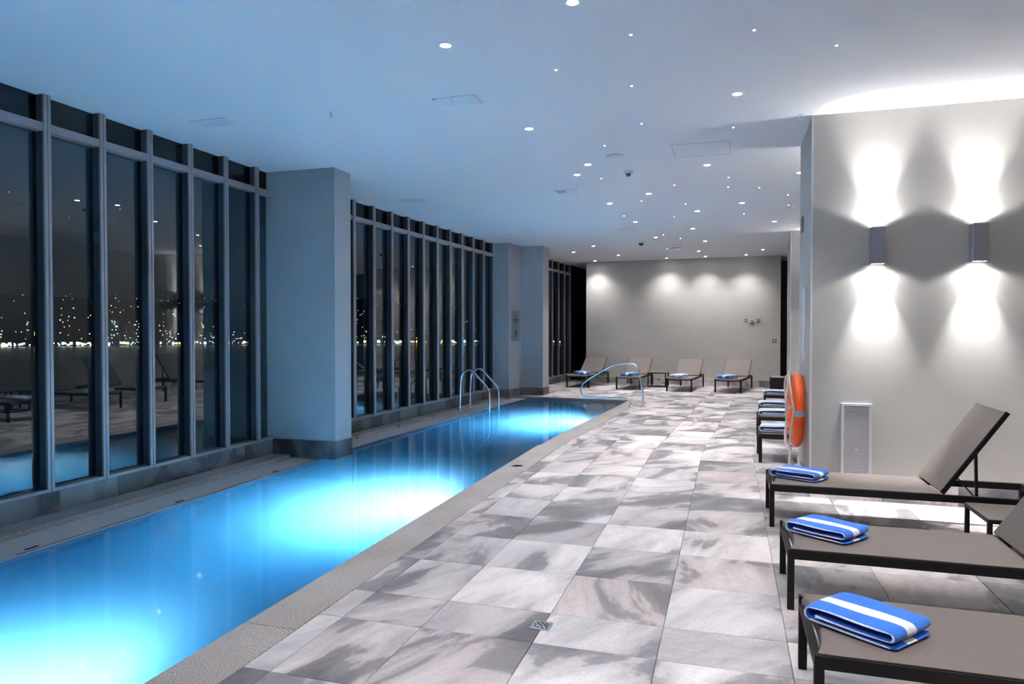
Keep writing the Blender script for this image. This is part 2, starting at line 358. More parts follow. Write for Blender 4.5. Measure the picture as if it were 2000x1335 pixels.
# ------------------------------------------------------------------ pool
pb = MB()
def wl(x0,x1,y0,y1,z0,z1): strip(pb, x0,x1,y0,y1,z0,z1, 10)
wl(LX-.2, PX+.2, -3.2, FAR+.2, -1.4, -1.15)
wl(PX, PX+.2, -3.2, FAR+.2, -1.15, -.051); wl(LX-.2, LX, -3.2, FAR+.2, -1.15, -.051)
wl(LX, PX, FAR, FAR+.2, -1.15, -.051); wl(LX, PX, -3.2, -3.0, -1.15, -.051)
basin = pb.build('pool_basin', M['plaster']); tag(basin, 'long blue plastered pool basin', kind='structure')
lm = MB(); strip(lm, LX-.01, LX+.42, -3.0, 7.52, -.049, -.046, 6); strip(lm, LX-.01, LX+.36, 7.9, FAR, -.049, -.046, 10)
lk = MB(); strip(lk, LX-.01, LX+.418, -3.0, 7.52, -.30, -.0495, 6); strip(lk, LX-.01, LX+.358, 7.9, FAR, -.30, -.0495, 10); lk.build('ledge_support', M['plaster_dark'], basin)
lm.build('overflow_ledge', M['ledge'], basin)
sm = MB(); y = .8
while y < 7.0: sm.box(LX+.385, LX+.395, y, y+1.2, -.0465, -.0445); sm.box(LX+.32, LX+.35, y+.10, y+.20, -.0465, -.044); y += 1.45
sm.build('overflow_slot', M['dark_gap'], basin)
wm = MB(); n = 24; yy = [-3+(FAR+3)*i/n for i in range(n+1)]
l_ = [(*bend(LX,y),-.05) for y in yy]; r_ = [(*bend(PX,y),-.05) for y in yy]
wm.prism([(x+.08,y) for x,y,_ in r_]+[(x-.08,y) for x,y,_ in l_][::-1], -1.25, -.05)
water = wm.build('pool_water', M['water']); tag(water, 'still glowing turquoise water filling the long pool', 'water', kind='stuff')
for y in (1.9, 6.1, 12.2):
    X, Y = bend(PX, y)
    pl = empty('pool_light', (X-.002, Y, -.34), 0, parent=basin)
    q = MB(); q.lathe([(.0,.02),(.10,.02),(.125,0)][::-1], 24); o = q.build('ring', M['steel'], pl); o.rotation_euler = (0,-math.pi/2,0)
    q = MB(); q.lathe([(.0,.025),(.085,.024),(.09,.02)][::-1], 24); o = q.build('lens', M['pool_lens'], pl); o.rotation_euler = (0,-math.pi/2,0)
    spot('pool_lamp', pl, (-.08,0,0), (0, math.radians(90), 0), POOL_W, 172, .6, (1,.93,1), .10)

# ------------------------------------------------------------------ walls, columns, ceiling
BZ = .18
def struct(name, poly, z0, z1, m, label=None, parent=None):
    o = MB().prism(poly, z0, z1).build(name, M[m], parent); tag(o, label, kind=None if parent else 'structure'); return o
ceiling = struct('ceiling', [(-5.9,-3.4),(3.8,-3.4),(3.8,25.6),(-5.9,25.6)], C, C+.25, 'ceiling', 'smooth white painted ceiling')
# pier 1 with the two wall lamps
p1 = struct('wall_pier', [(.72,7.0),(3.6,7.0),(3.6,8.15),(.72,8.15)], 0, C, 'wall', 'taupe painted pier wall with two wall lamps')
def stones(parent, a, b_, z0=0, z1=BZ, out=.012, matn='tile', step=.6, name='baseboard_tile'):
    a = Vector((*a,0)); b_ = Vector((*b_,0)); d = b_-a; Ln = d.length; d.normalize(); nrm = Vector((d.y,-d.x,0)); k = 0
    while k < Ln-.01:
        e_ = min(k+step, Ln); w_ = e_-k-.003
        key = ('bb', round(w_,3), round(z1-z0,3), matn)
        if key not in cache: cache[key] = MB().box(-w_/2,w_/2,-out,0,0,z1-z0).mesh(name, M[matn])
        o = bpy.data.objects.new(name, cache[key]); COL.objects.link(o); o.parent = parent
        c = a+d*(k+w_/2); o.location = (c.x, c.y, z0); o.rotation_euler = (0,0,math.atan2(d.y,d.x)); k = e_
stones(p1, (.72,7.0), (3.3,7.0)); stones(p1, (.72,8.15), (.72,7.0)); stones(p1, (3.3,8.15),(.72,8.15))
o = MB().box(.712,.728,6.992,7.004,BZ,C-.002).build('corner_bead', M['white_trim'], p1)
o = MB().box(.728,3.3,6.988,7.0,BZ,BZ+.008).build('baseboard_trim', M['brushed'], p1)
# wall right of the loungers and behind the camera
wr = struct('wall_right', [(3.3,-3.2),(3.5,-3.2),(3.5,6.99),(3.3,6.99)], 0, C, 'dark_wall', 'dark timber clad right wall')
for k in range(10): MB().box(3.28,3.3,-3.1+k*1.0,-3.1+k*1.0+.985,.02,C-.02).build('cladding_panel', M['dark_wall'], wr)
struct('wall_rear', [(-5.9,-3.4),(3.6,-3.4),(3.6,-3.2),(-5.9,-3.2)], 0, C, 'wall', 'taupe wall behind the viewpoint')
# alcove between the piers
wa = struct('wall_alcove', [(3.3,8.16),(3.5,8.16),(3.7,14.85),(3.5,14.85)], 0, C, 'wall', 'taupe back wall of the lounger alcove')
p2 = struct('wall_pier', [(1.16,15.0),(3.7,14.86),(3.75,18.2),(1.34,18.3)], 0, C, 'wall', 'far taupe pier wall beyond the alcove')
stones(p2, (1.16,15.0),(3.5,14.87)); stones(p2, (1.34,18.3),(1.16,15.0))
MB().box(1.152,1.168,14.99,15.004,BZ,C-.002).build('corner_bead', M['white_trim'], p2)
# end wall
wb = struct('wall_back', [(-4.01,20.36),(1.30,19.96),(1.32,20.26),(-3.99,20.66)], 0, C, 'wall', 'taupe end wall behind the row of loungers')
stones(wb, (-4.01,20.36), (1.30,19.96))
struct('baseboard_back', [(-4.01,20.35),(1.30,19.948),(1.30,19.96),(-4.01,20.36)], BZ, BZ+.012, 'white_trim', 'thin pale trim over the end wall baseboard')
wd = struct('wall_corridor', [(1.0,21.6),(4.0,21.6),(4.0,21.8),(1.0,21.8)], 0, C, 'dark_wall', 'dark boarded wall in the far corridor')
for k in range(9): MB().box(1.02,4.0,21.58,21.6,.02+k*.385,.385*(k+1)).build('board', M['dark_wall'], wd)
struct('wall_end', [(-5.6,25.2),(4.2,25.2),(4.2,25.4),(-5.6,25.4)], 0, C, 'black_wall', 'black wall closing the far recess')
struct('wall_far_right', [(3.8,18.25),(4.0,18.25),(4.0,25.4),(3.8,25.4)], 0, C, 'dark_wall', 'dark corridor side wall')
# columns
c1 = struct('column', [(-5.8,7.52),(-4.57,7.52),(-4.57,7.90),(-5.8,7.90)], -1.35, C, 'column', 'near pale square column standing in the pool edge')
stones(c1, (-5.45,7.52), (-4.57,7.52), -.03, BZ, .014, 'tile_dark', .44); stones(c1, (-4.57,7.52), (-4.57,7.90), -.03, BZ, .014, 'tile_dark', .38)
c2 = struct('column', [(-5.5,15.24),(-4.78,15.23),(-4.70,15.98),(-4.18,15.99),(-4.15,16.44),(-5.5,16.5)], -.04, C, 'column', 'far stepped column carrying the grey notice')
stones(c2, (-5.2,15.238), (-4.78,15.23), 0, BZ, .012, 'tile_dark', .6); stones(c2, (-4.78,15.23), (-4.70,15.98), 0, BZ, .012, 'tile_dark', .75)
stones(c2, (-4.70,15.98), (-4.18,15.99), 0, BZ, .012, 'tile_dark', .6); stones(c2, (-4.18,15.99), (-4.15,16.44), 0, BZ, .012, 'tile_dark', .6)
# dark notice with pictograms on the far column
sg = empty('notice_panel', (-4.735,15.60,1.28), math.atan2(.75,.08), label='narrow grey notice with dark pictograms on the far column', cat='sign')
MB().box(-.22,.22,-.012,0,0,.70).build('panel', M['sign'], sg, .003)
q = MB(); t = -.0135
def flat(x0,x1,z0,z1): q.box(x0,x1,t-.002,t,z0,z1)
for (a,b_,c_,d_) in [(-.015,.015,.60,.66),(-.03,.03,.55,.60),(-.17,.17,.49,.515),(-.17,.17,.455,.475),(-.08,.08,.42,.435),(-.12,.12,.395,.405),(-.02,.02,.25,.28),(-.05,.05,.20,.245),(-.08,.08,.155,.19),(-.07,.07,.12,.135),(-.05,.05,.09,.10),(-.09,.09,.06,.068)]: flat(a,b_,c_,d_)
q.lathe([(.0,0),(.017,.0),(.017,.002)][::-1], 12, (0,t,.0)) if False else None
q.build('pictogram', M['sign_ink'], sg)

# ------------------------------------------------------------------ windows
def window_wall(name, pts_y, wallx, label, ztop=C, first_dark=False):
    """pts_y: mullion centres; wallx(y): inner face of the mullions"""
    W = empty(name, (0,0,0), kind='structure', label=label)
    mm = {}
    y0, y1 = pts_y[0], pts_y[-1]
    ang = math.atan2(wallx(y1)-wallx(y0), y1-y0)
    def place(mb, nm, mt, y, key=None):
        key = key or nm
        if key not in mm: mm[key] = mb().mesh(nm, mt)
        o = bpy.data.objects.new(nm, mm[key]); COL.objects.link(o); o.parent = W; o.location = (wallx(y), y, 0); o.rotation_euler = (0,0,-ang); return o
    sp = pts_y[1]-pts_y[0]; hw = .032
    def mull():
        m = MB(); m.box(-.02,0,-hw,-.004,BZ,C-.001); m.box(-.02,0,.004,hw,BZ,C-.001); m.box(-.02,-.008,-.004,.004,BZ,C-.001); return m
    def jamb():
        m = MB(); m.box(-.13,-.02,-hw,hw,BZ,C-.001); return m
    def pane():
        return MB().box(-.094,-.088,hw-.004,sp-hw+.004,BZ+.02,3.205)
    def sill():
        m = MB(); m.box(-.12,-.004,hw,sp-hw,BZ,BZ+.028); return m
    def trans():
        m = MB(); m.box(-.085,-.006,hw,sp-hw,3.20,3.268); return m
    def span():
        m = MB(); m.box(-.10,-.085,hw,sp-hw,3.26,C-.001); return m
    for k, y in enumerate(pts_y):
        place(mull,'mullion',M['alu'],y); place(jamb,'jamb',M['jamb'],y)
        if k < len(pts_y)-1:
            place(pane,'glass_pane',M['glass'],y); place(sill,'sill',M['alu'],y); place(trans,'transom',M['alu'],y)
            place(span,'spandrel_panel',M['spandrel'],y)
    # tiled upstand under the frames
    a = (wallx(y1), y1); b_ = (wallx(y0), y0)
    u = MB(); u.prism([(wallx(y0)-.2,y0),(wallx(y0)-.003,y0),(wallx(y1)-.003,y1),(wallx(y1)-.2,y1)], -.01, BZ-.001); u.build('upstand', M['grout'], W)
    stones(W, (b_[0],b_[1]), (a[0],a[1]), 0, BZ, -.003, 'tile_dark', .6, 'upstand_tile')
    return W
window_wall('window_1', [4.50+.548*k for k in range(-13,7)], lambda y: WX, 'long run of narrow full-height windows before the near column')
window_wall('window_2', [9.50+.565*k for k in range(-3,12)], lambda y: bend(WX,y)[0]+.0, 'run of narrow full-height windows between the two columns')
window_wall('window_3', [16.55+.565*k for k in range(0,9)], lambda y: -5.03+.086*(y-16.45), 'dark windows beyond the far column')
struct('wall_left', [(-4.75,21.1),(-4.63,21.1),(-4.30,25.2),(-4.42,25.2)], 0, C, 'black_wall', 'black wall panel left of the end wall')

# ------------------------------------------------------------------ ceiling fittings
def downlight_proto():
    t = empty('downlight'); MB().lathe([(.046,.004),(.047,-.002),(.040,-.006),(.034,-.004),(.033,.004)], 24).build('trim_ring', M['white_trim'], t)
    MB().lathe([(.0,-.002),(.033,-.002),(.033,.003)][::-1], 24).build('lens', M['lamp_on'], t)
    spot('lamp', t, (0,0,-.02), (0,0,0), DOWN_W, 92, .8, (1,.95,.92), .04); return t
LARGE = [(-1.879,4.531),(-.907,4.164),(.053,6.176),(-1.878,6.642),(-1.616,8.285),(-1.853,8.792),(-.263,8.73),(-1.122,10.32),(-1.786,10.937),(.837,9.5),(.176,11.496),(-.516,12.073),(-1.644,12.945),(-.688,14.126),(-1.501,15.227),(.767,13.626),(-.524,16.209),(-3.058,16.38),(-3.784,17.531),(-2.804,18.606),(-.742,18.226),(-1.658,19.75),(-.622,19.6),(.41,19.5),(.777,18.34),(-3.676,19.95),
         (.6,2.6),(-1.6,2.2),(-.3,1.1),(1.6,3.6),(2.4,5.2),(1.2,.6),(-1.3,-.6),(2.5,1.6)]  # this row: unseen downlights, added to brighten the foreground floor
LN = ['large bright downlight above the pool side, second nearest of all','brightest downlight cut by the top edge of the view','bright downlight closest to the two wall lamps','downlight standing alone between the two nearest air diffusers',
      'right one of the close pair of downlights left of the ceiling disc','left one of the close pair of downlights left of the ceiling disc','downlight just beyond the outlined ceiling hatch','downlight beyond the smoke detector','downlight midway above the pool, right of the blue ceiling area','downlight half hidden by the corner of the near pier','downlight under the row of small star lights near the pier']
LAB_FAR = 'small round recessed downlight in the far part of the ceiling'
dl = downlight_proto()
for i, (x, y) in enumerate(LARGE):
    o = dl if i == 0 else copy_tree(dl)
    o.location = (x, y, C); lab = LN[i] if i < len(LN) else (LAB_FAR if i < 21 or i in (24,) else ('downlight close to the taupe end wall, washing it with light' if i < 26 else 'unseen round downlight added near the viewpoint to brighten the foreground'))
    lab = {21:'downlight over the side table, close to the end wall', 22:'downlight close to the end wall over the second lounger from the right', 23:'downlight close to the end wall above the brown switch plates', 25:'downlight close to the end wall above the leftmost lounger', 17:'downlight right of the far stepped column', 18:'downlight just right of the farthest column edge', 15:'downlight nearest the far pier', 24:'downlight before the dark corridor opening', 16:'downlight farthest along the pool axis, short of the wireless unit'}.get(i, lab)
    tag(o, lab, 'downlight', 'round recessed downlights')
    if i in (21,22,23,25):
        for ch in kids(o):
            if ch.type == 'LIGHT': ch.data = ch.data.copy(); ch.data.energy = DOWN_W*.95; ch.data.spot_size = math.radians(112); ch.data.spot_blend = 1
SMALL = [(-.635,4.73),(.145,4.895),(.696,5.326),(-1.259,5.203),(-.759,5.719),(-.808,6.793),(.026,7.175),(-1.279,7.487),(-1.598,9.092),(-.019,9.515),(-.026,10.161),(.386,10.325),(.805,10.996),(.88,11.901),(.227,12.572),(-.723,9.802),(-1.288,10.862),(-.662,11.33),(-1.742,12.189),(-.924,12.557),(-1.309,14.862),(-1.013,15.553),(-1.457,17.535)]
st = empty('star_light'); MB().lathe([(.013,.002),(.012,-.003),(.008,-.004)], 14).build('ferrule', M['white_trim'], st)
MB().lathe([(.0,-.006),(.006,-.005),(.0085,-.002)][::-1], 14).build('tip', M['star_on'], st)
for i, (x, y) in enumerate(SMALL):
    o = st if i == 0 else copy_tree(st)
    SN = ['star light above the pool edge, nearest the viewpoint on the left','star light near the top edge between two bright downlights','rightmost star light, close to the top edge','leftmost of the near star lights, over the pool','star light left of the brightest right-hand downlight','star light alone before the flat ceiling disc','star light at the near edge of the ceiling hatch','star light just left of the flat ceiling disc']
    o.location = (x, y, C); tag(o, SN[i] if i < 8 else 'tiny pinpoint star light in the far white ceiling', 'star light', 'pinpoint star lights scattered over the ceiling')
# slot diffusers
def diffuser(x, y, rz, label, nub=False, w=.38, d=.215):
    t = empty('air_diffuser', (x,y,C), rz, label=label, cat='vent', group='ceiling air diffusers')
    f = MB(); f.box(-w/2,w/2,-d/2,-d/2+.022,-.008,0); f.box(-w/2,w/2,d/2-.022,d/2,-.008,0); f.box(-w/2,-w/2+.022,-d/2,d/2,-.008,0); f.box(w/2-.022,w/2,-d/2,d/2,-.008,0)
    f.build('frame', M['white_trim'], t, .002)
    MB().box(-w/2+.02,w/2-.02,-d/2+.02,d/2-.02,-.002,-.0005).build('backing', M['dark_gap'], t)
    for k in range(6):
        yk = -d/2+.036+k*(d-.072)/5; MB().bar((-w/2+.022,yk,-.007),(w/2-.022,yk,-.007),.024,.002,(0,.5,1)).build('slat', M['grille'], t)
    if nub: MB().lathe([(.0,-.045),(.010,-.045),(.012,-.008)][::-1], 12, (-.02,-d/2+.02,0)).build('sensor', M['white_trim'], t)
diffuser(-4.69,5.57,0,'pale air diffuser in the blue ceiling nearest the windows'); diffuser(-2.235,5.65,0,'air diffuser with a small sensor nearest the viewpoint over the pool edge',True)
diffuser(-4.60,9.80,0,'air diffuser in the ceiling just beyond the near column',False); diffuser(-2.19,9.8,-.03,'air diffuser in mid ceiling beyond the ceiling disc',True)
diffuser(-4.43,13.85,-.05,'air diffuser in the ceiling before the far column',True); diffuser(-1.92,13.85,-.05,'farthest air diffuser amid the downlights')
def sprinkler(x, y, label):
    t = empty('sprinkler', (x,y,C), label=label, cat='sprinkler', group='ceiling sprinkler heads')
    MB().lathe([(.034,0),(.032,-.005),(.0,-.006)], 18).build('escutcheon', M['white_trim'], t)
    MB().lathe([(.008,-.004),(.007,-.035),(.0,-.036)], 10).build('stem', M['brushed'], t)
    MB().lathe([(.0,-.044),(.018,-.044),(.018,-.041),(.0,-.041)][::-1], 12).build('deflector', M['brushed'], t)
sprinkler(-3.445,5.62,'sprinkler head between the two nearest air diffusers'); sprinkler(-3.43,9.69,'sprinkler head level with the second pair of diffusers')
sprinkler(-3.2,13.88,'sprinkler head near the far column'); sprinkler(.62,6.95,'sprinkler head beside the corner of the near pier'); sprinkler(.93,12.0,'sprinkler head over the lounger alcove')
t = empty('smoke_detector', (-1.203,8.78,C), label='white smoke detector with a dark sensing tip', cat='detector')
MB().lathe([(.062,0),(.06,-.022),(.045,-.032),(.0,-.033)], 24).build('base', M['white_trim'], t); MB().lathe([(.032,-.03),(.028,-.062),(.0,-.066)], 20).build('sensing_chamber', M['grey_plate'], t)
t = empty('ceiling_disc', (-1.245,7.95,C), label='flat white round disc on the ceiling before the smoke detector', cat='speaker')
MB().lathe([(.095,0),(.092,-.018),(.08,-.024),(.0,-.025)], 28).build('cover', M['white_trim'], t)
t = empty('dome_camera', (-1.897,15.93,C), label='black dome camera hanging from the far ceiling', cat='camera')
MB().lathe([(.075,0),(.073,-.03),(.06,-.035),(.0,-.036)], 20).build('base', M['white_trim'], t); MB().lathe([(.06,-.03),(.052,-.06),(.03,-.08),(.0,-.088)], 20).build('dome', M['black'], t)
t = empty('access_point', (-1.24,17.4,C), label='square white wireless unit on the far ceiling', cat='device')
MB().box(-.14,.14,-.14,.14,-.035,0).build('body', M['white_trim'], t, .02, 3)
hq = MB(); x0, x1, y0, y1 = -.60,.0,7.68,8.26
for a in ((x0,x1,y0,y0+.003),(x0,x1,y1-.003,y1),(x0,x0+.003,y0,y1),(x1-.003,x1,y0,y1)): hq.box(*a,-.0015,.001)
o = hq.build('ceiling_hatch', M['dark_gap']); o.location = (0,0,C); tag(o, 'fine square outline of an access hatch in the ceiling', 'hatch')

# ------------------------------------------------------------------ wall lamps
def sconce(x, y, z, rz, label, group):
    t = empty('wall_lamp', (x,y,z), rz, label=label, cat='wall lamp', group=group)
    MB().box(-.035,.035,-.025,0,-.06,.06).build('mounting_plate', M['sconce'], t, .003)
    w_, d0, d1, h = .052, -.125, -.020, .162
    q = MB()
    for a in ((-w_,w_,d0,d0+.004),(-w_,w_,d1-.004,d1),(-w_,-w_+.004,d0,d1),(w_-.004,w_,d0,d1)): q.box(*a,-h,h)
    q.build('body', M['sconce'], t, .0015)
    for s in (1,-1):
        MB().lathe([(.0,s*(h-.01)),(.044,s*(h-.01)),(.046,s*(h-.014))][::s], 20, (0,(d0+d1)/2,0)).build('lens', M['lens_on'], t)
        r = (0,0,0) if s < 0 else (math.pi,0,0)
        p_ = (0,(d0+d1)/2,s*(h+.002))
        spot('beam_core', t, p_, r, SCONCE_W*8, 56, 1.0, (1,.97,.95), .02)
        spot('beam', t, p_, r, SCONCE_W*.7, 96, 1.0, (1,.97,.95), .02)
        spot('spill', t, p_, r, SCONCE_W*.42, 150, .4, (1,.97,.95), .02)
G1 = 'box wall lamps on the near pier'
sconce(1.252,7.0,2.292,0,'grey box wall lamp nearer the corner of the near pier',G1); sconce(2.035,7.0,2.292,0,'grey box wall lamp farther from the pier corner',G1)
sconce(2.82,7.0,2.292,0,'grey box wall lamp outside the view on the near pier',G1)
G2 = 'box wall lamps inside the lounger alcove'
sconce(1.35,8.15,2.292,math.pi,'wall lamp on the back of the near pier',G2); sconce(2.4,8.15,2.292,math.pi,'wall lamp deep on the back of the near pier',G2)
sconce(1.75,14.965,2.292,-.055,'wall lamp on the far pier facing the alcove',G2); sconce(2.6,14.92,2.292,-.055,'deeper wall lamp on the far pier facing the alcove',G2)

# ------------------------------------------------------------------ return air grille on the near pier
t = empty('air_grille', (1.103,7.0,.09), label='tall white louvred air grille on the near pier', cat='grille')
w_, h = .127, .79
q = MB(); q.box(-w_,w_,-.022,0,0,.024); q.box(-w_,w_,-.022,0,h-.024,h); q.box(-w_,-w_+.024,-.022,0,.024,h-.024); q.box(w_-.024,w_,-.022,0,.024,h-.024)
q.build('frame', M['grille'], t, .002); MB().box(-w_+.02,w_-.02,-.004,-.001,.02,h-.02).build('backing', M['dark_gap'], t)
q = MB(); z = .03
while z < h-.03: q.bar((-w_+.024,-.012,z),(w_-.024,-.012,z),.014,.0025,(0,1,.7)); z += .0125
o = q.build('louvre', M['grille'], t); o['kind'] = 'stuff'
MB().box(-.012,.012,-.028,-.015,.365,.38).build('latch', M['white_trim'], t, .002)
# small fittings on the pier's side face and on the end wall
t = empty('edge_sign', (.72,7.57,1.23), label='slim white acrylic sign on the side of the near pier', cat='sign'); MB().box(-.014,0,-.10,.10,0,.73).build('plate', M['white_trim'], t, .002)
t = empty('switch_plate', (.72,7.86,2.55), label='pair of dark slots high on the side of the near pier', cat='switch')
MB().box(-.008,0,-.09,-.03,0,.16).build('rocker', M['grey_plate'], t); MB().box(-.008,0,.02,.08,0,.16).build('rocker', M['grey_plate'], t)
def bw(x): return 20.36-(x+4.01)*.0753
for x, w_, m_, nm, lab in ((.43,.11,'grey_plate','switch_plate','left brown switch plate on the end wall'),(.585,.10,'white_trim','thermostat','white control box between two switch plates'),(.75,.11,'grey_plate','switch_plate','right brown switch plate on the end wall')):
    t = empty(nm, (x,bw(x),1.75), -.075, label=lab, cat='switch'); MB().box(-w_/2,w_/2,-.012 if m_=='grey_plate' else -.035,0,0,.08).build('plate', M[m_], t, .003)
    if m_ == 'grey_plate':
        for k in (-1,0,1): MB().box(k*.032-.012,k*.032+.012,-.016,-.012,.02,.06).build('rocker', M['white_trim'] if k else M['black'], t)
    else: MB().box(-.03,.03,-.04,-.035,.03,.06).build('display', M['grey_plate'], t)
t = empty('wall_socket', (1.15,bw(1.15),1.19), -.075, label='small dark wall socket low on the end wall near its corner', cat='socket'); MB().box(-.055,.055,-.01,0,0,.10).build('plate', M['grey_plate'], t, .003); MB().box(-.02,.02,-.014,-.01,.035,.07).build('insert', M['white_trim'], t)

# ------------------------------------------------------------------ furniture
LL, LW = 1.92, .64
def sling(x0, x1, nx, ny, hw, z, sag, wrap=False, th=.004):
    q = MB(); pts = []
    xs = [(x0+(x1-x0)*i/nx, 0) for i in range(nx+1)]
    if wrap: xs = [(x0-.012,-.05),(x0-.012,-.022),(x0-.004,-.004)]+xs
    for (x, dz) in xs:
        for j in range(ny+1):
            u = -1+2*j/ny; s = sag*(1-u*u); e_ = (.045*(1-u*u) if wrap and x < x0+.001 else 0)
            pts.append((x+e_, u*hw, z+dz-s))
    n_ = len(xs); w_ = ny+1; top = pts; bot = [(a,b_,c-th) for a,b_,c in pts]
    fs = [(i*w_+j,(i+1)*w_+j,(i+1)*w_+j+1,i*w_+j+1) for i in range(n_-1) for j in range(ny)]
    q.smooth = True; q.add(top+bot, fs+[tuple(n_*w_+k for k in f_[::-1]) for f_ in fs]); q.smooth = False
    ring = [i*w_ for i in range(n_)]+[(n_-1)*w_+j for j in range(1,w_)]+[i*w_+ny for i in range(n_-2,-1,-1)]+[j for j in range(ny-1,0,-1)]
    q.add(top+bot, [(ring[k],ring[(k+1)%len(ring)],ring[(k+1)%len(ring)]+n_*w_,ring[k]+n_*w_) for k in range(len(ring))]); return q
def lounger_proto(an=math.radians(56)):
    t = empty('sun_lounger')
    f = MB(); hw = LW/2
    f.box(0,LL,-hw,-hw+.034,.282,.334); f.box(0,LL,hw-.034,hw,.282,.334); f.box(0,.034,-hw+.034,hw-.034,.282,.300); f.box(LL-.034,LL,-hw+.034,hw-.034,.282,.334); f.box(1.02,1.05,-hw+.034,hw-.034,.285,.31)
    f.build('frame', M['frame'], t, .0025)
    for x in (0,LL-.036):
        for y in (-hw,hw-.036): MB().box(x,x+.036,y,y+.036,0,.283).build('leg', M['frame'], t, .002)
    sling(.016,1.19,14,8,hw-.006,.3405,.012,True).build('seat_sling', M['sling'], t)
    hx, hz, bl = 1.18, .352, .735
    b_ = empty('backrest', (hx,0,hz), 0, t); b_.rotation_euler = (0,-an,0)
    r = MB()
    for s in (-1,1): r.box(0,bl,s*(hw-.001)-(.03 if s>0 else 0),s*(hw-.001)+(0 if s>0 else .03),-.030,0)
    r.box(bl-.03,bl,-hw+.03,hw-.03,-.036,-.016); r.box(0,.03,-hw+.03,hw-.03,-.036,-.012)
    r.build('rail', M['frame'], b_, .0025)
    sling(.004,bl-.006,8,8,hw-.008,.005,.014).build('back_sling', M['sling'], b_)
    px_ = 1.425 if an > .8 else 1.62
    for s in (-1,1):
        y = s*(hw-.05)
        MB().bar((hx+.40*math.cos(an)+.012,y,hz+.40*math.sin(an)-.02),(px_,y,.30),.016,.026,(0,1,0)).build('prop', M['frame'], t)
        MB().bar((hx+.17*math.cos(an)+.012,y,hz+.17*math.sin(an)-.02),(px_,y,.305),.010,.014,(0,1,0)).build('stay', M['frame'], t)
    return t
lps = {}
def lounger(x, y, rz, label, group, an=56):
    if an in lps: o = copy_tree(lps[an])
    else: o = lps[an] = lounger_proto(math.radians(an))
    o.location = (x,y,0); o.rotation_euler = (0,0,rz); tag(o, label, 'lounger', group); return o
GN, GA, GB = 'loungers in front of the near pier', 'loungers in the alcove', 'loungers along the end wall'
lounger(.31,3.145,0,'nearest taupe mesh lounger, cut by the bottom corner of the view',GN)
lounger(.315,4.465,0,'taupe mesh lounger between the nearest one and the side table',GN)
lounger(.31,6.17,0,'taupe mesh lounger right before the air grille, backrest fully visible',GN)
lounger(.335,8.97,0,'alcove lounger nearest the orange life ring, foot end visible',GA)
lounger(.39,10.68,0,'second alcove lounger beyond the life ring',GA)
lounger(.455,11.92,-.03,'third alcove lounger beyond the life ring',GA)
lounger(.63,14.12,-.05,'farthest alcove lounger before the black bin',GA)
def bl_(fx0, fy0, fx1, fy1, label):
    a = Vector((fx0,fy0)); b_ = Vector((fx1,fy1)); d = (b_-a).normalized(); c = (a+b_)/2; return lounger(c.x, c.y, math.atan2(d.x,-d.y), label, GB, 34)
BK = [(-4.16,18.40,-3.537,18.33),(-2.79,18.17,-2.17,18.13),(-1.49,17.93,-.885,17.86),(-.335,17.98,.28,17.88)]
for r_, lab in zip(BK, ('leftmost lounger against the end wall, beside the black wall','end wall lounger left of the side table, behind the chrome rail','end wall lounger right of the side table','rightmost lounger against the end wall, below the switch plates')): bl_(*r_, lab)
def table(x, y, rz, h, label):
    t = empty('side_table', (x,y,0), rz, label=label, cat='table', group='low side tables'); s = .245
    f = MB()
    for a in ((-s,s,-s,-s+.026),(-s,s,s-.026,s),(-s,-s+.026,-s+.026,s-.026),(s-.026,s,-s+.026,s-.026)): f.box(*a,h-.03,h-.004)
    f.build('frame', M['frame'], t, .002)
    MB().cbox(-s+.003,s-.003,-s+.003,s-.003,h-.006,h,.002).build('table_top', M['sling'], t)
    for x_ in (-s,s-.028):
        for y_ in (-s,s-.028): MB().box(x_,x_+.028,y_,y_+.028,0,h-.028).build('leg', M['frame'], t, .002)
    f = MB()
    for a in ((-s+.028,s-.028,-s,-s+.02),(-s+.028,s-.028,s-.02,s),(-s,-s+.02,-s+.028,s-.028),(s-.02,s,-s+.028,s-.028)): f.box(*a,.0,.02)
    f.build('base_rail', M['frame'], t); return t
table(1.88,5.575,0,.30,'low taupe topped side table between the two near loungers'); table(-1.83,19.35,-.08,.40,'low dark framed side table between the end wall loungers')
table(1.9,9.85,0,.40,'low side table between the first alcove loungers')

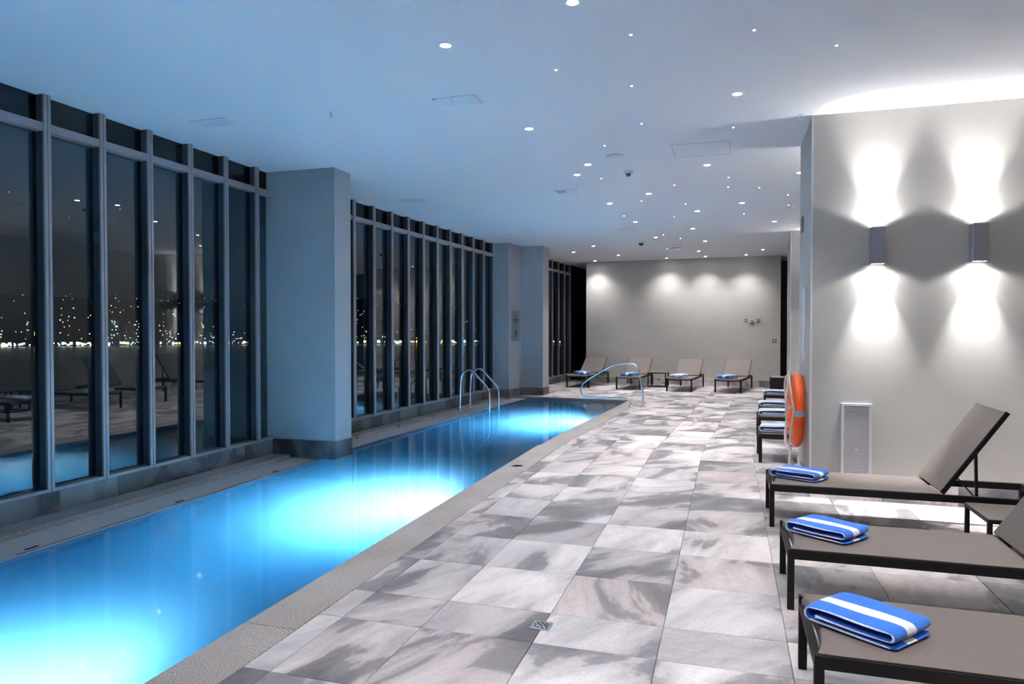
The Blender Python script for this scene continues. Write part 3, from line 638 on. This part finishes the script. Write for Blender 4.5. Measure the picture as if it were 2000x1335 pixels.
# ------------------------------------------------------------------ towels
def towel_mesh(matn, seed=0):
    rnd = random.Random(seed); th = .0165
    # centre line of the folded ribbon in x-z, a flat spiral
    P_ = [(.205,.009),(.12,.009),(0,.009),(-.12,.009),(-.18,.011)]
    for a in range(-80,91,20): A = math.radians(a); P_.append((-.182-.024*math.cos(A)*1.0,.037+.027*math.sin(A)))
    P_ += [(-.12,.067),(-.03,.068),(.06,.068),(.13,.069),(.165,.068)]
    for a in range(70,-91,-20): A = math.radians(a); P_.append((.168+.022*math.cos(A),.050+.018*math.sin(A)))
    P_ += [(.10,.031),(.0,.029),(-.09,.030),(-.155,.032)]
    n_ = 8; hwid = .155; vs = []; fs = []; m = len(P_)
    for i, (x, z) in enumerate(P_):
        a = Vector(P_[max(i-1,0)]); b_ = Vector(P_[min(i+1,m-1)]); d = (b_-a).normalized(); nr = Vector((-d.y,d.x))*th/2
        for sgn in (1,-1):
            for j in range(n_+1):
                u = -1+2*j/n_; wob = .003*math.sin(3.1*u+x*18+seed)*(1 if z > .05 else .2); edge = .003*(abs(u)**6)
                vs.append((x+nr.x*sgn+.006*math.sin(u*2+i*.3+seed)*.4, u*(hwid+.003*math.sin(i*.9+seed)), max(.0006, z+nr.y*sgn*(1-edge*60)+wob)))
    w_ = n_+1
    def id_(i, s, j): return (i*2+s)*w_+j
    for i in range(m-1):
        for j in range(n_):
            fs.append((id_(i,0,j),id_(i+1,0,j),id_(i+1,0,j+1),id_(i,0,j+1))); fs.append((id_(i,1,j+1),id_(i+1,1,j+1),id_(i+1,1,j),id_(i,1,j)))
        fs.append((id_(i,0,0),id_(i,1,0),id_(i+1,1,0),id_(i+1,0,0))); fs.append((id_(i+1,0,n_),id_(i+1,1,n_),id_(i,1,n_),id_(i,0,n_)))
    for i in (0,m-1):
        for j in range(n_): fs.append((id_(i,0,j),id_(i,0,j+1),id_(i,1,j+1),id_(i,1,j)))
    q = MB(); q.smooth = True; q.add(vs, fs); q.smooth = False
    return q
tp = {}
def towel(x, y, z, rz, label, group, matn='towel', seed=0, sc=1, sz=1):
    k = (matn, seed)
    if k not in tp: tp[k] = towel_mesh(matn, seed).mesh('towel', M[matn])
    o = bpy.data.objects.new('folded_towel', tp[k]); COL.objects.link(o); o.location = (x,y,z); o.rotation_euler = (0,0,rz); o.scale = (sc,sc,sc*sz)
    md = o.modifiers.new('soft','SUBSURF'); md.levels = 1; md.render_levels = 2
    tag(o, label, 'towel', group); return o
ZS = .334
towel(.545,3.155,ZS,-.66,'blue towel with a white stripe on the nearest lounger','towels on the near loungers',seed=0,sc=.93)
towel(.565,4.53,ZS,-.62,'blue and white folded towel on the lounger in front of the side table','towels on the near loungers',seed=1,sc=.91)
towel(.565,6.22,ZS,-.50,'thinly folded blue and white towel before the air grille','towels on the near loungers',seed=2,sc=.92,sz=.95)
for i, (x, y, lab) in enumerate(((.58,8.97,'pale blue folded towel on the alcove lounger beside the life ring'),(.63,10.68,'pale folded towel on the second alcove lounger'),(.68,11.92,'pale folded towel on the third alcove lounger'),(.83,14.1,'pale folded towel on the farthest alcove lounger'))):
    towel(x, y, ZS, .05*i-.1, lab, 'pale towels on the alcove loungers', 'towel_pale', 3+i, 1.05)
for i, (r_, lab) in enumerate(zip(BK, ('towel on the leftmost end wall lounger','towel on the end wall lounger behind the chrome rail','pale towel on the end wall lounger right of the side table','bright blue towel on the rightmost end wall lounger'))):
    x = (r_[0]+r_[2])/2+(.02,.0,-.02,.0)[i]; y = (r_[1]+r_[3])/2+.42
    towel(x, y, ZS, math.pi/2+(.55,-.35,-.3,-.5)[i], ('small blue striped ' if i != 2 else 'small ')+lab, 'towels on the end wall loungers', 'towel' if i != 2 else 'towel_pale', 10+i, 1.1)

# ------------------------------------------------------------------ life ring with its rope
RC = Vector((.645,7.56,.745)); R0, r0 = .290, .080
t = empty('life_ring', RC, label='orange life ring with white rope hung on the side of the near pier', cat='life ring')
q = MB(); q.smooth = True; nn = 48
def ringpt(a, rr=0, off=0): return Vector((off, math.cos(a)*(R0+rr), math.sin(a)*(R0+rr)))
vs = []; n_ = 14
for i in range(nn):
    a = 2*math.pi*i/nn
    for j in range(n_):
        b_ = 2*math.pi*j/n_; vs.append(ringpt(a, r0*math.cos(b_), .058*math.sin(b_)))
q.add(vs, [(i*n_+j, i*n_+(j+1)%n_, ((i+1)%nn)*n_+(j+1)%n_, ((i+1)%nn)*n_+j) for i in range(nn) for j in range(n_)]); q.smooth = False
q.build('ring', M['orange'], t)
for c in (0, math.pi/2, math.pi, 1.5*math.pi):
    q = MB(); q.smooth = True; vs = []
    for i in range(5):
        a = c-.085+.17*i/4
        for j in range(n_): b_ = 2*math.pi*j/n_; vs.append(ringpt(a, (r0+.003)*math.cos(b_), .061*math.sin(b_)))
    q.add(vs, [(i*n_+j, i*n_+(j+1)%n_, (i+1)*n_+(j+1)%n_, (i+1)*n_+j) for i in range(4) for j in range(n_)]); q.smooth = False
    q.build('reflective_band', M['reflective'], t)
# grab line looping between four ties
ties = [math.pi*.42, math.pi*.97, math.pi*1.45, math.pi*1.95]
line = []
for k in range(4):
    a0 = ties[k]; a1 = ties[(k+1)%4]+(2*math.pi if k == 3 else 0)
    for i in range(8):
        u = i/8; a = a0+(a1-a0)*u; bulge = .085*math.sin(math.pi*u)
        line.append(ringpt(a, r0*.75+bulge-.01, -.05-.035*math.sin(math.pi*u)))
MB().tube(line, .0095, 8, True).build('grab_line', M['rope'], t)
rp = [(-.03,.10,.34),(-.075,.03,.32),(-.09,-.06,.22),(-.105,-.10,.05),(-.10,-.12,-.12),(-.10,-.09,-.24),(-.085,-.02,-.30),(-.06,.04,-.33),(-.07,.0,-.37),(-.05,-.06,-.40)]
MB().tube(smooth_path(rp,5), .0105, 8).build('throw_rope', M['rope'], t)
for k in range(6):
    yk = -.10+.045*k; rp = [(-.05,yk*.3-.03,-.36),(-.055,yk*.6,-.46),(-.06,yk+.01*math.sin(k*2),-.58),(-.065+.01*math.sin(k*1.3),yk*1.25,-.72)]
    if k % 2: rp += [(-.04,yk*1.1+.03,-.728),(-.02,yk*.9+.05,-.64),(-.03,yk*.5,-.5)]
    MB().tube(smooth_path(rp,4), .008, 6).build('hanging_rope', M['rope'], t)
MB().box(.02,.075,-.015,.015,.345,.372).build('hook', M['white_trim'], t, .004)

# ------------------------------------------------------------------ stainless rails
def flange(t, x, y, z=0): MB().lathe([(.052,z),(.050,z+.008),(.026,z+.014),(.024,z+.03)], 20, (x,y,0)).build('flange', M['steel'], t)
t = empty('entry_handrail', (0,14.20,0), label='polished steel loop handrail reaching out over the pool corner', cat='handrail')
pp = [(-1.625,-.02),(-1.655,.30),(-1.700,.60),(-1.745,.76),(-1.80,.83),(-1.90,.852),(-2.16,.838),(-2.32,.785),(-2.58,.635),(-2.80,.49),(-2.885,.40),(-2.905,.30),(-2.875,.215),(-2.79,.168),(-2.63,.158),(-2.32,.178),(-2.10,.185),(-1.985,.172),(-1.905,.10),(-1.875,-.02)]
MB().tube(smooth_path([(x,0,z) for x,z in pp],5), .0215, 14).build('rail', M['steel'], t)
flange(t,-1.625,0); flange(t,-1.875,0)
lad = empty('pool_ladder', (0,0,0), label='steel pool ladder with two arched rails by the windows', cat='ladder')
for yy_, dx in ((12.70,0),(13.17,.03)):
    pp = [(-4.98,0,-.01),(-4.97,0,.40),(-4.95,0,.62),(-4.90,0,.72),(-4.81,0,.765),(-4.72,0,.74),(-4.56,0,.58),(-4.42,0,.43),(-4.385,0,.36),(-4.375,0,.20),(-4.375,0,-1.15)]
    MB().tube([(a+dx,yy_+b_,c) for a,b_,c in smooth_path(pp,5)], .0205, 12).build('rail', M['steel'], lad)
    MB().lathe([(.045,0),(.043,.008),(.022,.012)], 18, (-4.98+dx,yy_,0)).build('flange', M['steel'], lad)
for k in range(3): MB().box(-4.42,-4.31,12.72,13.17,-.38-.28*k,-.355-.28*k).build('tread', M['steel'], lad, .004)

# ------------------------------------------------------------------ black bin by the far pier
t = empty('towel_bin', (1.19,18.62,0), -.06, label='black square bin with grey flaps before the far pier', cat='bin')
q = MB(); q.box(-.22,.22,-.2,-.19,0,.36); q.box(-.22,.22,.19,.2,0,.36); q.box(-.22,-.21,-.19,.19,0,.36); q.box(.21,.22,-.19,.19,0,.36); q.box(-.21,.21,-.19,.19,0,.02)
q.build('body', M['bin'], t, .003)
MB().box(-.20,.20,-.18,.18,.325,.345).build('liner', M['paper'], t)
MB().add([(-.19,-.15,.362),(.16,-.17,.37),(.20,.12,.385),(-.15,.16,.375),(-.19,-.15,.367),(.16,-.17,.375),(.20,.12,.39),(-.15,.16,.38)],[(0,3,2,1),(4,5,6,7),(0,1,5,4),(1,2,6,5),(2,3,7,6),(3,0,4,7)]).build('flap', M['paper'], t)

# ------------------------------------------------------------------ the bay and the city at night, far below
sea = MB().box(-3000,-9,-400,3000,-20.5,-20).build('sea', M['sea']); tag(sea, 'dark bay at night below the windows', kind='structure')
def ringpos(az, d): return (-d*math.sin(az), d*math.cos(az))
hill = MB(); azs = [math.radians(5+100*i/40) for i in range(41)]; vs = []
for az in azs:
    d = 1080
    for dd, z in ((0,-20.4),(60,-14),(300,26+6*math.sin(az*7)),(900,92+16*math.sin(az*5+1))): vs.append((*ringpos(az,d+dd),z))
hill.add(vs, [(i*4+j,i*4+j+1,(i+1)*4+j+1,(i+1)*4+j) for i in range(40) for j in range(3)]); o = hill.build('hill', M['hill']); tag(o, 'dark hillside across the bay', kind='structure')
rnd = random.Random(3)
def quadlight(q, az, d, z, s):
    x, y = ringpos(az, d); u = Vector((math.cos(az), math.sin(az), 0))*s/2; c = Vector((x,y,z)); k = Vector((0,0,s/2)); q.add([c-u-k,c+u-k,c+u+k,c-u+k,c+Vector((0,0,s))],[(0,1,2,3)])
q = MB()
for i in range(1500):
    az = math.radians(8+92*rnd.random()); t_ = rnd.random()
    if t_ < .45: d, z = 1075, -18.5+rnd.random()*2.5; q.cur = rnd.choice((0,1,1,1,2)); s = rnd.choice((1.6,1.6,2.2,3.4))
    else:
        h_ = rnd.random()**1.8; d = 1120+h_*760; z = (-12+h_*120 if h_ < .34 else 29+(h_-.34)*84); q.cur = rnd.choice((0,0,1)); s = rnd.uniform(.8,1.6)
    quadlight(q, az, d, z, s)
for az_, z in ((56.5,-4),(51.2,-4)):
    q.cur = 0; quadlight(q, math.radians(az_), 1070, z, 5)
o = q.build('city_lights', [M['city_warm'],M['city_white'],M['city_cool']]); tag(o, 'scattered amber and white lights of the city across the bay', 'lights', kind='stuff')
for i, az_ in enumerate((46.6,45.2,43.3,40.2,38.5,54.0,59.5,31,27.5)):
    az = math.radians(az_); x, y = ringpos(az, 1060); h_ = (34,30,22,14,12,9,10,12,14)[i]; w_ = (11,9,12,14,12,14,12,12,10)[i]
    t = empty('city_building', (x,y,-20), az, label=('tallest dark tower on the far shore with lit windows','second tallest far tower, just right of the tallest','mid-height far block right of the two towers','low wide far block seen through the fourth pane','low far block nearest the near column','lowest far block, left of the tallest tower','leftmost low block on the far shore','far block seen between the two columns','rightmost far block seen between the two columns')[i], cat='building', group='far buildings across the bay')
    MB().box(-w_/2,w_/2,0,w_,0,h_).box(-w_*.3,w_*.3,2,w_-2,h_,h_+2).build('block', M['city_wall'], t)
    q = MB()
    for k in range(int(h_*.5)):
        a = rnd.uniform(-w_/2+1,w_/2-1); z = rnd.uniform(2,h_-1); q.box(a-.5,a+.5,-.1,0,z-.5,z+.5)
    o = q.build('lit_window', M['city_white'], t); o['kind'] = 'stuff'
